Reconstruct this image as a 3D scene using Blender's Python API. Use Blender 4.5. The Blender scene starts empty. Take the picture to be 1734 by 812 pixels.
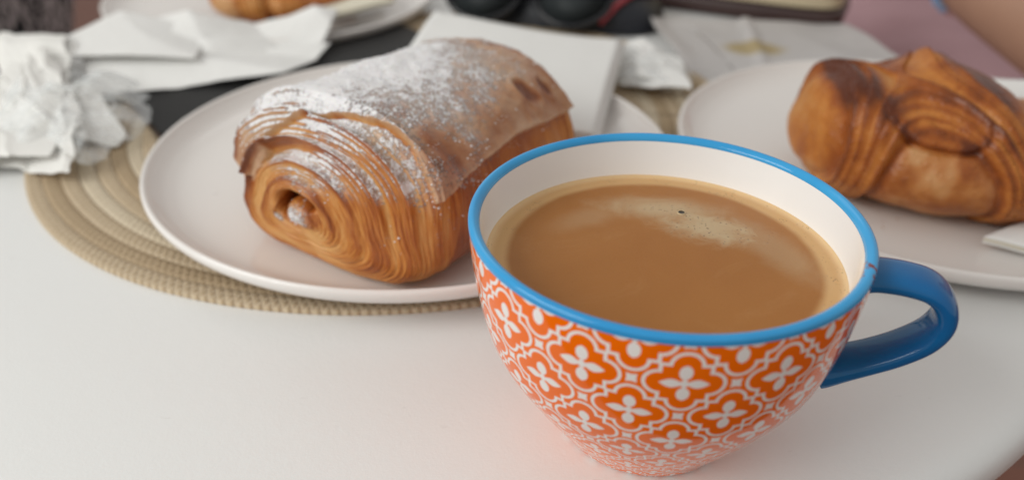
import bpy, bmesh, math, random
import numpy as np
from mathutils import Matrix, Vector, noise as mnoise

random.seed(4)
rng = np.random.default_rng(7)
CM = 0.01                      # everything below is written in centimetres
sc = bpy.context.scene
C = sc.collection

# ------------------------------------------------------------------ camera
cam = bpy.data.cameras.new("camera")
cam_o = bpy.data.objects.new("camera", cam)
C.objects.link(cam_o)
F_ = Vector((0.0, 0.8704049, -0.49233659))
R_ = Vector((0.99986595, 0.00806117, 0.01425139))
U_ = Vector((-0.01637329, 0.49227059, 0.87028822))
M = Matrix.Identity(4)
for i in range(3):
    M[i][0] = R_[i]; M[i][1] = U_[i]; M[i][2] = -F_[i]
M[2][3] = 18.9698 * CM
cam_o.matrix_world = M
cam.sensor_width = 36.0
cam.lens = 1410.16 / 1734 * 36.0
cam.shift_y = -53.0 / 1734
cam.clip_start = 0.01
cam.clip_end = 100
cam.dof.use_dof = True
cam.dof.focus_distance = 0.245
cam.dof.aperture_fstop = 6.6
cam.dof.aperture_blades = 0
sc.camera = cam_o

# ------------------------------------------------------------------ light
w = bpy.data.worlds.new("World")
sc.world = w
w.use_nodes = True
bg = w.node_tree.nodes["Background"]
bg.inputs[0].default_value = (1.0, 0.972, 0.935, 1)
bg.inputs[1].default_value = 0.53


def area(name, loc, target, size, size_y, power, col):
    l = bpy.data.lights.new(name, 'AREA')
    l.shape = 'RECTANGLE'; l.size = size; l.size_y = size_y
    l.energy = power; l.color = col
    o = bpy.data.objects.new(name, l)
    C.objects.link(o)
    o.location = Vector(loc)
    o.rotation_euler = (Vector(target) - Vector(loc)).to_track_quat('-Z', 'Y').to_euler()
    return o


area("open_side_daylight", (-1.15, -0.25, 0.80), (0, 0.28, 0.03), 1.1, 0.9, 15.5, (0.985, 1.0, 0.97))
area("far_opening_daylight", (-0.55, 1.7, 1.35), (0, 0.35, 0.02), 0.9, 0.5, 1.2, (1.0, 0.985, 0.96))

sc.view_settings.view_transform = 'Standard'
sc.view_settings.look = 'None'
sc.view_settings.gamma = 1
sc.view_settings.exposure = 0.0
sc.view_settings.use_curve_mapping = False
sc.cycles.use_denoising = True
sc.cycles.max_bounces = 10
sc.cycles.transparent_max_bounces = 16
sc.cycles.caustics_reflective = False
sc.cycles.caustics_refractive = False


# ------------------------------------------------------------------ node helpers
class NT:
    def __init__(s, name):
        s.m = bpy.data.materials.new(name)
        s.m.use_nodes = True
        s.t = s.m.node_tree
        s.b = s.t.nodes["Principled BSDF"]

    def new(s, typ, **kw):
        n = s.t.nodes.new(typ)
        for k, v in kw.items():
            setattr(n, k, v)
        return n

    def put(s, sock, v):
        if v is None:
            return
        if hasattr(v, 'is_output') or isinstance(v, bpy.types.NodeSocket):
            s.t.links.new(v, sock)
        else:
            if isinstance(v, (tuple, list)) and len(v) == 3 and sock.type == 'RGBA':
                v = (*v, 1)
            sock.default_value = v

    def math(s, op, a, b=None, c=None, clamp=False):
        n = s.new('ShaderNodeMath', operation=op, use_clamp=clamp)
        s.put(n.inputs[0], a); s.put(n.inputs[1], b)
        if c is not None:
            s.put(n.inputs[2], c)
        return n.outputs[0]

    def mix(s, f, a, b):
        n = s.new('ShaderNodeMix', data_type='RGBA')
        s.put(n.inputs[0], f); s.put(n.inputs[6], a); s.put(n.inputs[7], b)
        return n.outputs[2]

    def mixf(s, f, a, b):
        n = s.new('ShaderNodeMix', data_type='FLOAT')
        s.put(n.inputs[0], f); s.put(n.inputs[2], a); s.put(n.inputs[3], b)
        return n.outputs[0]

    def obj(s):
        return s.new('ShaderNodeTexCoord').outputs['Object']

    def uv(s, name='uv'):
        return s.new('ShaderNodeUVMap', uv_map=name).outputs[0]

    def attr(s, name):
        return s.new('ShaderNodeAttribute', attribute_name=name).outputs['Fac']

    def scale(s, vec, sc3, loc=(0, 0, 0), rot=(0, 0, 0)):
        n = s.new('ShaderNodeMapping')
        s.put(n.inputs[0], vec); n.inputs['Scale'].default_value = sc3
        n.inputs['Location'].default_value = loc
        n.inputs['Rotation'].default_value = rot
        return n.outputs[0]

    def noise(s, vec, scale, detail=3, rough=0.5, dist=0.0, col=False):
        n = s.new('ShaderNodeTexNoise')
        s.put(n.inputs['Vector'], vec)
        n.inputs['Scale'].default_value = scale
        n.inputs['Detail'].default_value = detail
        n.inputs['Roughness'].default_value = rough
        n.inputs['Distortion'].default_value = dist
        return n.outputs['Color' if col else 'Fac']

    def voro(s, vec, scale, feature='F1', rand=1.0):
        n = s.new('ShaderNodeTexVoronoi', feature=feature)
        s.put(n.inputs['Vector'], vec)
        n.inputs['Scale'].default_value = scale
        n.inputs['Randomness'].default_value = rand
        return n.outputs['Distance']

    def step(s, v, lo, hi, a=0.0, b=1.0, smooth=True):
        n = s.new('ShaderNodeMapRange')
        n.interpolation_type = 'SMOOTHSTEP' if smooth else 'LINEAR'
        s.put(n.inputs[0], v)
        for i, x in zip((1, 2, 3, 4), (lo, hi, a, b)):
            s.put(n.inputs[i], x)
        return n.outputs[0]

    def ramp(s, v, pts):
        n = s.new('ShaderNodeValToRGB')
        s.put(n.inputs[0], v)
        e = n.color_ramp.elements
        while len(e) < len(pts):
            e.new(0.5)
        for el, (p, c) in zip(e, pts):
            el.position = p; el.color = (*c, 1)
        return n.outputs[0]

    def bump(s, h, strength=0.3, dist=0.001, normal=None):
        n = s.new('ShaderNodeBump')
        s.put(n.inputs['Height'], h)
        n.inputs['Strength'].default_value = strength
        n.inputs['Distance'].default_value = dist
        if normal is not None:
            s.put(n.inputs['Normal'], normal)
        return n.outputs[0]

    def set(s, **kw):
        names = dict(base='Base Color', rough='Roughness', metal='Metallic', normal='Normal', alpha='Alpha',
                     spec='Specular IOR Level', sss='Subsurface Weight', sssr='Subsurface Radius',
                     ssss='Subsurface Scale', coat='Coat Weight', coatr='Coat Roughness', trans='Transmission Weight',
                     ior='IOR', sheen='Sheen Weight')
        for k, v in kw.items():
            s.put(s.b.inputs[names[k]], v)
        return s.m


def srgb(r, g, b):
    f = lambda c: ((c / 255 + 0.055) / 1.055) ** 2.4 if c > 10 else c / 255 / 12.92
    return (f(r), f(g), f(b))


# ------------------------------------------------------------------ mesh helpers
def tag(o, label, cat, group=None, kind=None):
    if label: o['label'] = label
    if cat: o['category'] = cat
    if group: o['group'] = group
    if kind: o['kind'] = kind
    return o


def empty(name, loc, label, cat, group=None):
    o = bpy.data.objects.new(name, None)
    C.objects.link(o)
    o.location = Vector(loc) * CM
    return tag(o, label, cat, group)


def mesh(name, verts, faces, mat, parent=None, smooth=True, mats=None, fmat=None, uvs=None, attrs=None):
    """verts in cm, relative to the parent's origin when there is one"""
    me = bpy.data.meshes.new(name)
    V = np.asarray(verts, dtype=float) * CM
    Fa = np.asarray(faces) if not isinstance(faces, list) else faces
    me.from_pydata(V.tolist(), [], Fa.tolist() if isinstance(Fa, np.ndarray) else Fa)
    if isinstance(mats, (list, tuple)):
        for m in mats: me.materials.append(m)
        me.polygons.foreach_set('material_index', np.asarray(fmat, dtype=np.int32))
    elif mat:
        me.materials.append(mat)
    me.polygons.foreach_set('use_smooth', np.full(len(me.polygons), smooth))
    if uvs is not None:      # per corner via vertex index (or explicit per-loop array)
        l = me.uv_layers.new(name='uv')
        if len(uvs) == len(V):
            idx = np.empty(len(me.loops), dtype=np.int32)
            me.loops.foreach_get('vertex_index', idx)
            uvs = np.asarray(uvs)[idx]
        l.data.foreach_set('uv', np.asarray(uvs, dtype=np.float32).ravel())
    for k, a in (attrs or {}).items():
        at = me.attributes.new(k, 'FLOAT', 'POINT')
        at.data.foreach_set('value', np.asarray(a, dtype=np.float32).ravel())
    me.update()
    o = bpy.data.objects.new(name, me)
    C.objects.link(o)
    if parent: o.parent = parent
    return o


def gridfaces(n, m, wrap=False):
    """faces of an n x m vertex grid; wrap closes the second axis"""
    i = np.arange(n - 1)[:, None]
    j = np.arange(m if wrap else m - 1)[None]
    j2 = (j + 1) % m
    a = i * m + j; b = i * m + j2; c = (i + 1) * m + j2; d = (i + 1) * m + j
    return np.stack(np.broadcast_arrays(a, b, c, d), -1).reshape(-1, 4)


def smooth_profile(pts, per=6):
    P = np.array(pts, float)
    P = np.vstack([2 * P[0] - P[1], P, 2 * P[-1] - P[-2]])
    out = []
    for i in range(1, len(P) - 2):
        for t in np.linspace(0, 1, per, endpoint=False):
            a, b, c, d = P[i - 1], P[i], P[i + 1], P[i + 2]
            out.append(0.5 * ((2 * b) + (-a + c) * t + (2 * a - 5 * b + 4 * c - d) * t * t + (-a + 3 * b - 3 * c + d) * t ** 3))
    out.append(P[-2])
    return np.array(out)


def lathe(name, prof, mat, parent=None, n=128, per=5, raw=False, **kw):
    pr = np.array(prof) if raw else smooth_profile(prof, per)
    pr[:, 0] = np.maximum(pr[:, 0], 1e-3)
    th = np.linspace(0, 2 * np.pi, n, endpoint=False)
    V = np.stack([np.outer(pr[:, 0], np.cos(th)), np.outer(pr[:, 0], np.sin(th)), np.repeat(pr[:, 1:2], n, 1)], -1).reshape(-1, 3)
    Fc = gridfaces(len(pr), n, True)
    return mesh(name, V, Fc, mat, parent, **kw)


def snoise(P, scale, octaves=4, seed=0, rough=0.5):
    """cheap smooth noise from sums of warped sines, P (...,k) in cm"""
    r = np.random.default_rng(seed)
    P = np.asarray(P, float)
    k = P.shape[-1]
    out = 0; amp = 1.0; tot = 0
    for o in range(octaves):
        for _ in range(4):
            d = r.normal(size=k); d /= np.linalg.norm(d)
            d2 = r.normal(size=k); d2 /= np.linalg.norm(d2)
            ph, ph2 = r.uniform(0, 6.28, 2)
            s = scale * 2 ** o * r.uniform(.75, 1.3)
            out = out + amp * np.sin(P @ d * s + ph + 1.3 * np.sin(P @ d2 * s * .8 + ph2))
        tot += amp * 4
        amp *= rough
    return out / tot * 2.2


def crease(P, scale, octaves=3, seed=0, rough=0.5):
    """faceted creases like crushed paper"""
    r = np.random.default_rng(seed)
    P = np.asarray(P, float)
    k = P.shape[-1]
    out = 0; amp = 1.0; tot = 0
    for o in range(octaves):
        best = None
        for _ in range(5):
            d = r.normal(size=k); d /= np.linalg.norm(d)
            s = scale * 2 ** o * r.uniform(.6, 1.4)
            w = (P @ d * s + r.uniform(0, 6.28)) / np.pi
            tri = np.abs((w % 2) - 1)
            out = out + amp * (tri - .5)
            tot += amp
        amp *= rough
    return out / tot * 2.5


def tube(path, radii, n=12, closed_ends=True):
    P = np.array(path, float)
    m = len(P)
    T = np.gradient(P, axis=0)
    T /= np.linalg.norm(T, axis=1)[:, None]
    up = np.array([0, 0, 1.0])
    V = []
    for i in range(m):
        a = np.cross(T[i], up)
        if np.linalg.norm(a) < 1e-3: a = np.array([1.0, 0, 0])
        a /= np.linalg.norm(a); b = np.cross(a, T[i])
        r = radii[i] if np.ndim(radii) else radii
        rx, ry = (r if np.ndim(r) else (r, r))
        for t in np.linspace(0, 2 * np.pi, n, endpoint=False):
            V.append(P[i] + a * rx * np.cos(t) + b * ry * np.sin(t))
    Fc = gridfaces(m, n, True).tolist()
    if closed_ends:
        Fc.append(list(range(n))); Fc.append([(m - 1) * n + j for j in range(n)][::-1])
    return V, Fc


def sst(x, a, b):
    t = np.clip((x - a) / (b - a), 0, 1)
    return t * t * (3 - 2 * t)


# ------------------------------------------------------------------ materials
def mat_table():
    n = NT("white_laminate")
    o = n.obj()
    fine = n.noise(o, 900, 3, .6)
    mid = n.noise(o, 260, 3, .6)
    h = n.math('ADD', fine, n.math('MULTIPLY', mid, 1.2))
    sp = n.voro(o, 130)
    speck = n.step(sp, 0.03, 0.06, 1, 0)
    sm = n.noise(o, 9, 2, .5)
    speck = n.math('MULTIPLY', speck, n.step(sm, .52, .62))
    # a few faint marks
    mk = n.noise(n.scale(o, (60, 260, 60), rot=(0, 0, .5)), 1, 4, .6)
    marks = n.math('MULTIPLY', n.step(mk, .68, .74), n.step(n.noise(o, 22, 2), .5, .6))
    base = n.mix(n.math('MULTIPLY', speck, .35), (.77, .775, .765), (.45, .42, .4))
    base = n.mix(n.math('MULTIPLY', marks, .4), base, (.5, .46, .43))
    return n.set(base=base, rough=n.step(mid, .3, .7, .34, .46), spec=.45, normal=n.bump(h, .25, .00025))


def mat_ceramic(name, col, rough=.09, pink=0):
    n = NT(name)
    o = n.obj()
    v = n.noise(o, 18, 2)
    base = n.mix(n.math('MULTIPLY', v, .25), col, tuple(c * .9 for c in col))
    h = n.noise(o, 30, 2)
    return n.set(base=base, rough=rough, spec=.5, normal=n.bump(h, .08, .001))


def mat_cup_print():
    """orange quatrefoil print on white glaze; uv = (cells round the cup, conformal depth in cells)"""
    n = NT("orange_quatrefoil_glaze")
    sp = n.new('ShaderNodeSeparateXYZ')
    n.put(sp.inputs[0], n.uv())
    x, y = sp.outputs[0], sp.outputs[1]

    def lattice(ox, oy):
        fx = n.math('SUBTRACT', n.math('FRACT', n.math('ADD', x, ox + .5)), .5)
        fy = n.math('SUBTRACT', n.math('FRACT', n.math('ADD', y, oy + .5)), .5)
        return n.math('ABSOLUTE', fx), n.math('ABSOLUTE', fy)
    ax, ay = lattice(0, 0)
    bx, by = lattice(.5, .5)
    pick = n.math('LESS_THAN', n.math('ADD', ax, ay), .5)
    X = n.mixf(pick, bx, ax)
    Y = n.mixf(pick, by, ay)

    def ln(px, py, cx, cy, sx=1, sy=1):
        u = n.math('MULTIPLY', n.math('SUBTRACT', px, cx), sx)
        v = n.math('MULTIPLY', n.math('SUBTRACT', py, cy), sy)
        return n.math('SQRT', n.math('ADD', n.math('MULTIPLY', u, u), n.math('MULTIPLY', v, v)))
    l1 = n.math('SUBTRACT', ln(X, Y, .238, 0), .150)
    l2 = n.math('SUBTRACT', ln(X, Y, 0, .238), .150)
    sq = n.math('SUBTRACT', n.math('MAXIMUM', X, Y), .241)
    d = n.math('MINIMUM', n.math('MINIMUM', l1, l2), sq)
    line = n.step(n.math('ABSOLUTE', d), .0165, .0205, 1, 0)
    # flower: pointed side petals and rounder upright petals
    pw = n.math('MULTIPLY', n.math('SUBTRACT', 1.0, n.math('POWER', n.math('DIVIDE', n.math('ABSOLUTE', n.math('SUBTRACT', X, .125)), .118), 1.7)), .058)
    p1 = n.step(n.math('SUBTRACT', Y, pw), -.004, .004, 1, 0)
    p2 = n.step(ln(X, Y, 0, .145, 1.22, .88), .076, .083, 1, 0)
    p3 = n.step(n.math('ADD', X, n.math('MULTIPLY', n.math('ABSOLUTE', n.math('SUBTRACT', Y, .21)), .9)), .026, .034, 1, 0)
    core = n.step(n.math('ADD', X, Y), .06, .068, 1, 0)
    # concave diamond in each gap between medallions
    gx = n.math('ABSOLUTE', n.math('SUBTRACT', n.math('MAXIMUM', X, Y), .5))
    gy = n.math('MINIMUM', X, Y)
    q = n.math('ADD', n.math('MAXIMUM', gx, gy), n.math('MULTIPLY', n.math('MINIMUM', gx, gy), -.20))
    dia = n.step(q, .044, .049, 1, 0)
    wv = n.math('MAXIMUM', line, n.math('MAXIMUM', p1, n.math('MAXIMUM', p2, n.math('MAXIMUM', core, dia))))
    wv = n.math('MAXIMUM', wv, p3)
    tone = n.noise(n.uv(), 1.1, 2)
    orange = n.mix(tone, srgb(246, 116, 0), srgb(238, 102, 0))
    base = n.mix(wv, orange, (.82, .80, .78))
    rel = n.math('SUBTRACT', 1.0, wv)
    bmp = n.bump(rel, .05, .0003)
    return n.set(base=base, rough=.07, spec=.27, coat=.0, coatr=.03, normal=n.bump(n.noise(n.obj(), 35, 2), .07, .001, bmp))


def mat_blue(name, a, b, chips=False):
    n = NT(name)
    o = n.obj()
    v = n.noise(o, 25, 3)
    base = n.mix(n.step(v, .35, .7), a, b)
    if chips:
        dv = n.new('ShaderNodeVectorMath', operation='LENGTH')
        n.put(dv.inputs[0], n.scale(o, (1, 1, 2.2), loc=(-.0487, .0268, -.0712 * 2.2)))
        k = n.math('ADD', dv.outputs['Value'], n.math('MULTIPLY', n.noise(o, 420, 4, .7), .020))
        base = n.mix(n.step(k, .0155, .0170, 1, 0), base, (.20, .035, .02))
    return n.set(base=base, rough=.11, spec=.42, coat=0.0, coatr=.04, normal=n.bump(n.noise(o, 60, 2), .07, .0008))


def mat_coffee():
    n = NT("coffee_crema")
    o = n.obj()
    sp = n.new('ShaderNodeSeparateXYZ'); n.put(sp.inputs[0], o)
    ln = n.new('ShaderNodeVectorMath', operation='LENGTH'); n.put(ln.inputs[0], n.scale(o, (1, 1, 0)))
    r = ln.outputs['Value']
    wob = n.noise(o, 45, 3)
    r2 = n.math('ADD', r, n.math('MULTIPLY', n.math('SUBTRACT', wob, .5), .0025))
    dark = n.mix(n.noise(n.scale(o, (1, 1, 1)), 28, 4, .6, 1.0), srgb(160, 103, 48), srgb(178, 121, 64))
    fine = n.noise(o, 1500, 2, .7)
    dark = n.mix(n.math('MULTIPLY', fine, .25), dark, srgb(128, 82, 40))
    ring = n.step(r2, .0432, .0462)
    base = n.mix(ring, dark, srgb(206, 164, 112))
    edge = n.step(r2, .0478, .0505)
    base = n.mix(edge, base, srgb(222, 188, 142))
    # streaks of pale milk foam, curved round the far side
    def blob(cx, cy, sx, sy, rot, lo, hi, nz=.35, ns=110):
        v = n.new('ShaderNodeVectorMath', operation='LENGTH')
        mp = n.new('ShaderNodeMapping'); mp.vector_type = 'TEXTURE'
        n.put(mp.inputs[0], n.scale(o, (1, 1, 0)))
        mp.inputs['Location'].default_value = (cx, cy, 0)
        mp.inputs['Rotation'].default_value = (0, 0, rot)
        mp.inputs['Scale'].default_value = (sx, sy, 1)
        n.put(v.inputs[0], mp.outputs[0])
        nn = n.math('MULTIPLY', n.math('SUBTRACT', n.noise(o, ns, 5, .65, .8), .5), nz * 2)
        return n.step(n.math('ADD', v.outputs['Value'], nn), lo, hi, 1, 0)
    b1 = blob(.0165, .0175, .017, .0085, -.45, .15, 1.45, .8, 150)
    b2 = blob(.004, .0285, .019, .007, -.1, .1, 1.5, .6, 70)
    b3 = blob(.033, .006, .008, .024, .5, .3, 1.3, .5, 60)
    b4 = blob(-.020, .022, .016, .006, .55, .2, 1.3, .5, 60)
    b5 = blob(.004, -.005, .045, .03, .3, .2, 1.4, .5, 35)
    f = n.math('MAXIMUM', n.math('MULTIPLY', b1, .78), n.math('MULTIPLY', b2, .7))
    f = n.math('MAXIMUM', f, n.math('MULTIPLY', b3, .28))
    f = n.math('MAXIMUM', f, n.math('MULTIPLY', b4, .22))
    base = n.mix(n.math('MULTIPLY', b5, .22), base, srgb(150, 94, 44))
    wisp = n.noise(n.scale(o, (1, 1, 0), rot=(0, 0, .3)), 26, 6, .7, 2.2)
    base = n.mix(n.math('MULTIPLY', n.step(wisp, .5, .72), .10), base, srgb(205, 165, 115))
    pin = n.math('MULTIPLY', n.step(n.voro(o, 1300), .1, .2, 1, 0), n.step(n.noise(o, 500, 2), .5, .6))
    base = n.mix(n.math('MULTIPLY', pin, .35), base, srgb(110, 70, 34))
    base = n.mix(f, base, srgb(198, 178, 144))
    # bubbles
    vb = n.voro(o, 850)
    keep = n.noise(o, 330, 2)
    bub = n.math('MULTIPLY', n.step(vb, .2, .32, 1, 0), n.step(keep, .47, .54))
    bub = n.math('MULTIPLY', bub, n.math('MAXIMUM', n.math('MULTIPLY', b1, 1.0), n.math('MULTIPLY', b2, .5)))
    vb2 = n.voro(o, 1500)
    bub2 = n.math('MULTIPLY', n.step(vb2, .18, .3, 1, 0), n.math('MULTIPLY', n.step(n.noise(o, 120, 2), .56, .64), n.math('MULTIPLY', ring, 1.0)))
    bub = n.math('MAXIMUM', bub, bub2)
    base = n.mix(n.math('MULTIPLY', bub, .75), base, srgb(84, 66, 44))
    h = n.math('ADD', n.math('MULTIPLY', fine, .5), n.math('MULTIPLY', bub, -2.0))
    h = n.math('ADD', h, n.math('MULTIPLY', f, .8))
    return n.set(base=base, rough=.30, spec=.2, normal=n.bump(h, .35, .00018), sss=.15, sssr=(.01, .005, .002), ssss=.2)


def mat_pastry(powdered=True):
    """uv = (layer phase, angle); attributes: crust, powder, skin, bubble"""
    n = NT("baked_laminated_dough" + ("_sugared" if powdered else ""))
    o = n.obj()
    uv = n.uv()
    crust = n.attr('crust'); skin = n.attr('skin'); pw = n.attr('powder')
    lines = n.noise(n.scale(uv, (9.0, 1.1, 1)), 1.6, 4, .65, .35)
    lines2 = n.noise(n.scale(uv, (26.0, 1.8, 1)), 1.6, 3, .6, .2)
    if powdered:
        c = n.math('ADD', crust, n.math('MULTIPLY', n.math('SUBTRACT', lines, .5), 1.0))
        c = n.math('ADD', c, n.math('MULTIPLY', n.math('SUBTRACT', lines2, .5), .45))
    else:
        lines = n.noise(o, 160, 4, .65, .4)
        lines2 = n.noise(o, 420, 3, .6)
        c = n.math('ADD', crust, n.math('MULTIPLY', n.math('SUBTRACT', lines, .5), .45))
    c = n.math('ADD', c, n.math('MULTIPLY', n.math('SUBTRACT', n.noise(o, 45, 4, .6), .5), .45), clamp=True)
    if powdered:
        base = n.ramp(c, [(0, (.68, .36, .12)), (.28, (.55, .21, .042)), (.55, (.35, .09, .012)), (1, (.10, .020, .004))])
    else:
        base = n.ramp(c, [(0, (.58, .30, .10)), (.35, (.48, .175, .032)), (.65, (.30, .078, .011)), (1, (.10, .022, .006))])
    # thin blistered skin of the top sheet
    bl = n.noise(o, 60, 5, .62, .6)
    sk = n.ramp(n.math('ADD', bl, n.math('MULTIPLY', n.math('SUBTRACT', crust, .3), .8)), [(.3, (.50, .30, .175)), (.5, (.40, .19, .09)), (.66, (.28, .092, .03)), (.85, (.16, .042, .013))])
    base = n.mix(skin, base, sk)
    rough = n.mixf(skin, n.mixf(c, .5, .3), .33)
    blis = n.voro(o, 330)
    blm = n.step(blis, .0, .45, 1, 0)
    h = n.math('ADD', n.math('MULTIPLY', lines, .9), n.math('MULTIPLY', lines2, .5))
    h = n.math('MULTIPLY', h, n.mixf(skin, 1.0, .15))
    h = n.math('ADD', h, n.math('MULTIPLY', n.math('MULTIPLY', blm, n.attr('bubble')), .7))
    h = n.math('ADD', h, n.math('MULTIPLY', n.noise(o, 320, 4, .6), .35))
    if powdered:
        g1 = n.noise(o, 620, 5, .8)
        g2 = n.noise(o, 230, 4, .65)
        g3 = n.voro(o, 900)
        g = n.math('ADD', n.math('MULTIPLY', g1, .6), n.math('MULTIPLY', g2, .5))
        g = n.math('SUBTRACT', g, n.math('MULTIPLY', g3, .22))
        th = n.math('SUBTRACT', .74, n.math('MULTIPLY', pw, .50))
        m = n.step(n.math('SUBTRACT', g, th), -.05, .08)
        m = n.math('MULTIPLY', m, n.step(pw, .02, .12))
        dust = n.math('MULTIPLY', n.step(pw, .30, 1.0), .62)
        allp = n.math('MAXIMUM', m, dust)
        base = n.mix(n.math('MULTIPLY', allp, .96), base, (.86, .85, .86))
        rough = n.mixf(m, rough, .9)
        h = n.math('ADD', h, n.math('MULTIPLY', m, n.math('ADD', 1.1, n.math('MULTIPLY', g1, 1.2))))
    return n.set(base=base, rough=rough, spec=.32, normal=n.bump(h, .8, .0007), coat=n.mixf(skin, .3, .3) if powdered else .06, coatr=.2,
                 sss=.06, sssr=(.008, .003, .001), ssss=.2)


def mat_paper(name, col=(.91, .905, .885), emb=True, trans=.16):
    n = NT(name)
    o = n.obj()
    f = n.noise(o, 700, 3, .7)
    e = n.voro(o, 420)
    base = n.mix(n.math('MULTIPLY', n.noise(o, 25, 3), .2), col, tuple(c * .88 for c in col))
    h = n.math('ADD', f, e) if emb else f
    nb = n.bump(h, .25, .0003)
    n.set(base=base, rough=.85, spec=.2, normal=nb)
    tl = n.new('ShaderNodeBsdfTranslucent'); n.put(tl.inputs[0], col)
    mx = n.new('ShaderNodeMixShader'); mx.inputs[0].default_value = trans
    n.t.links.new(n.b.outputs[0], mx.inputs[1]); n.t.links.new(tl.outputs[0], mx.inputs[2])
    n.t.links.new(mx.outputs[0], n.t.nodes['Material Output'].inputs['Surface'])
    return n.m


def mat_film():
    n = NT("clear_plastic_film")
    o = n.obj()
    # thin film: mostly clear, with milky glossy wrinkles
    h = n.noise(o, 60, 3, .6, 1.0)
    tr = n.new('ShaderNodeBsdfTransparent')
    mx = n.new('ShaderNodeMixShader')
    lw = n.new('ShaderNodeLayerWeight'); lw.inputs[0].default_value = .45
    n.put(mx.inputs[0], n.step(lw.outputs['Facing'], 0, 1, .05, .45))
    n.set(base=(.85, .87, .87), rough=.12, spec=.8, normal=n.bump(h, .6, .003))
    n.t.links.new(tr.outputs[0], mx.inputs[1]); n.t.links.new(n.b.outputs[0], mx.inputs[2])
    out = n.t.nodes['Material Output']
    n.t.links.new(mx.outputs[0], out.inputs['Surface'])
    return n.m


def mat_simple(name, col, rough=.5, nscale=60, var=.25, bump=.2, spec=.5, bd=.0005):
    n = NT(name)
    o = n.obj()
    v = n.noise(o, nscale, 4, .6)
    base = n.mix(v, tuple(c * (1 + var) for c in col), tuple(c * (1 - var) for c in col))
    return n.set(base=base, rough=rough, spec=spec, normal=n.bump(n.noise(o, nscale * 6, 3), bump, bd))


def mat_straw(k):
    n = NT("woven_straw_braid")
    uv = n.uv()     # x along the braid in cm, y across 0..1
    o = n.obj()
    sp = n.new('ShaderNodeSeparateXYZ'); n.put(sp.inputs[0], uv)
    X, Y = sp.outputs[0], sp.outputs[1]
    a = n.math('SINE', n.math('ADD', n.math('MULTIPLY', X, 17.0), n.math('MULTIPLY', Y, 9.0)))
    b = n.math('SINE', n.math('SUBTRACT', n.math('MULTIPLY', X, 17.0), n.math('MULTIPLY', Y, 9.0)))
    wv = n.math('MULTIPLY', n.math('MAXIMUM', a, b), 1.0)
    fib = n.noise(n.scale(uv, (1.5, 30, 1)), 2.0, 3, .6)
    spk = n.noise(o, 500, 3, .7)
    v = n.math('ADD', n.math('MULTIPLY', wv, .18), n.math('ADD', n.math('MULTIPLY', fib, .5), n.math('MULTIPLY', spk, .45)))
    cs = [((.44, .33, .21), (.66, .55, .40)), ((.36, .26, .155), (.55, .43, .29)), ((.53, .43, .30), (.76, .67, .52))][k]
    base = n.mix(n.step(v, .25, .95), cs[0], cs[1])
    h = n.math('ADD', wv, n.math('MULTIPLY', fib, 1.0))
    return n.set(base=base, rough=.8, spec=.25, normal=n.bump(h, .6, .0006))


TABLE = mat_table()
PLATE = mat_ceramic("white_porcelain", (.79, .755, .725), .12)
GLAZE = mat_ceramic("white_cup_glaze", (.88, .885, .885), .06)
PRINT = mat_cup_print()
RIMBLUE = mat_blue("sky_blue_rim_glaze", srgb(60, 162, 218), srgb(46, 146, 206), True)
HANDBLUE = mat_blue("deep_blue_glaze", srgb(10, 106, 164), srgb(6, 90, 148))
PAPER = mat_paper("white_paper_napkin")
TISSUE = mat_paper("thin_white_tissue", (.90, .89, .86), True, .22)
CREAMPAPER = mat_paper("cream_paper_napkin", (.85, .80, .66))
FILM = mat_film()
BLACK = mat_simple("matt_black_cover", (.014, .014, .014), .5, 40, .2, .15, .25)

# ------------------------------------------------------------------ setting: floor
fl = mesh("floor", [(-400, -300, -74), (400, -300, -74), (400, 700, -74), (-400, 700, -74)], [(0, 1, 2, 3)], None, smooth=False)


def mat_floor():
    n = NT("terracotta_floor")
    o = n.obj()
    br = n.new('ShaderNodeTexBrick')
    n.put(br.inputs['Vector'], o)
    br.offset = 0
    br.inputs['Color1'].default_value = (.20, .075, .045, 1)
    br.inputs['Color2'].default_value = (.24, .09, .055, 1)
    br.inputs['Mortar'].default_value = (.16, .075, .05, 1)
    br.inputs['Scale'].default_value = 1.0
    br.inputs['Mortar Size'].default_value = .004
    br.inputs['Brick Width'].default_value = .3
    br.inputs['Row Height'].default_value = .3
    base = n.mix(n.math('MULTIPLY', n.noise(o, 25, 5, .65), .35), br.outputs['Color'], (.13, .05, .032))
    return n.set(base=base, rough=.55, normal=n.bump(n.noise(o, 150, 4), .2, .001))


fl.data.materials.append(mat_floor())
tag(fl, "reddish brown terracotta floor under the table", None, kind='structure')

# ------------------------------------------------------------------ table
TX, TY, TR = -2.3, 45.0, 31.5
tb = empty("cafe_table", (TX, TY, -74), "round white laminate cafe table with a soft rounded edge, holding the whole breakfast", "table")
prof = [(0, 74), (TR - 6, 74), (TR - 1.1, 74), (TR - .75, 73.96), (TR - .4, 73.84), (TR - .13, 73.6), (TR, 73.25), (TR, 72.9), (TR - .02, 72.4), (TR - .3, 72.15), (TR - 1.5, 72.1), (0, 72.1)]
lathe("tabletop", prof, TABLE, tb, n=256, raw=True)
METAL = mat_simple("white_powder_coated_steel", (.7, .7, .69), .4, 30, .05)
lathe("column", [(0, 72.05), (11, 72.0), (11, 71.2), (3.2, 70.5), (3.0, 60), (3.0, 6), (3.4, 3.2), (0, 3.1)], METAL, tb, n=40)
lathe("base", [(0, 3.0), (3.5, 2.9), (12, 2.2), (21, 1.3), (21.6, .7), (21.6, 0.05), (0, 0.05)], METAL, tb, n=64)

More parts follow.
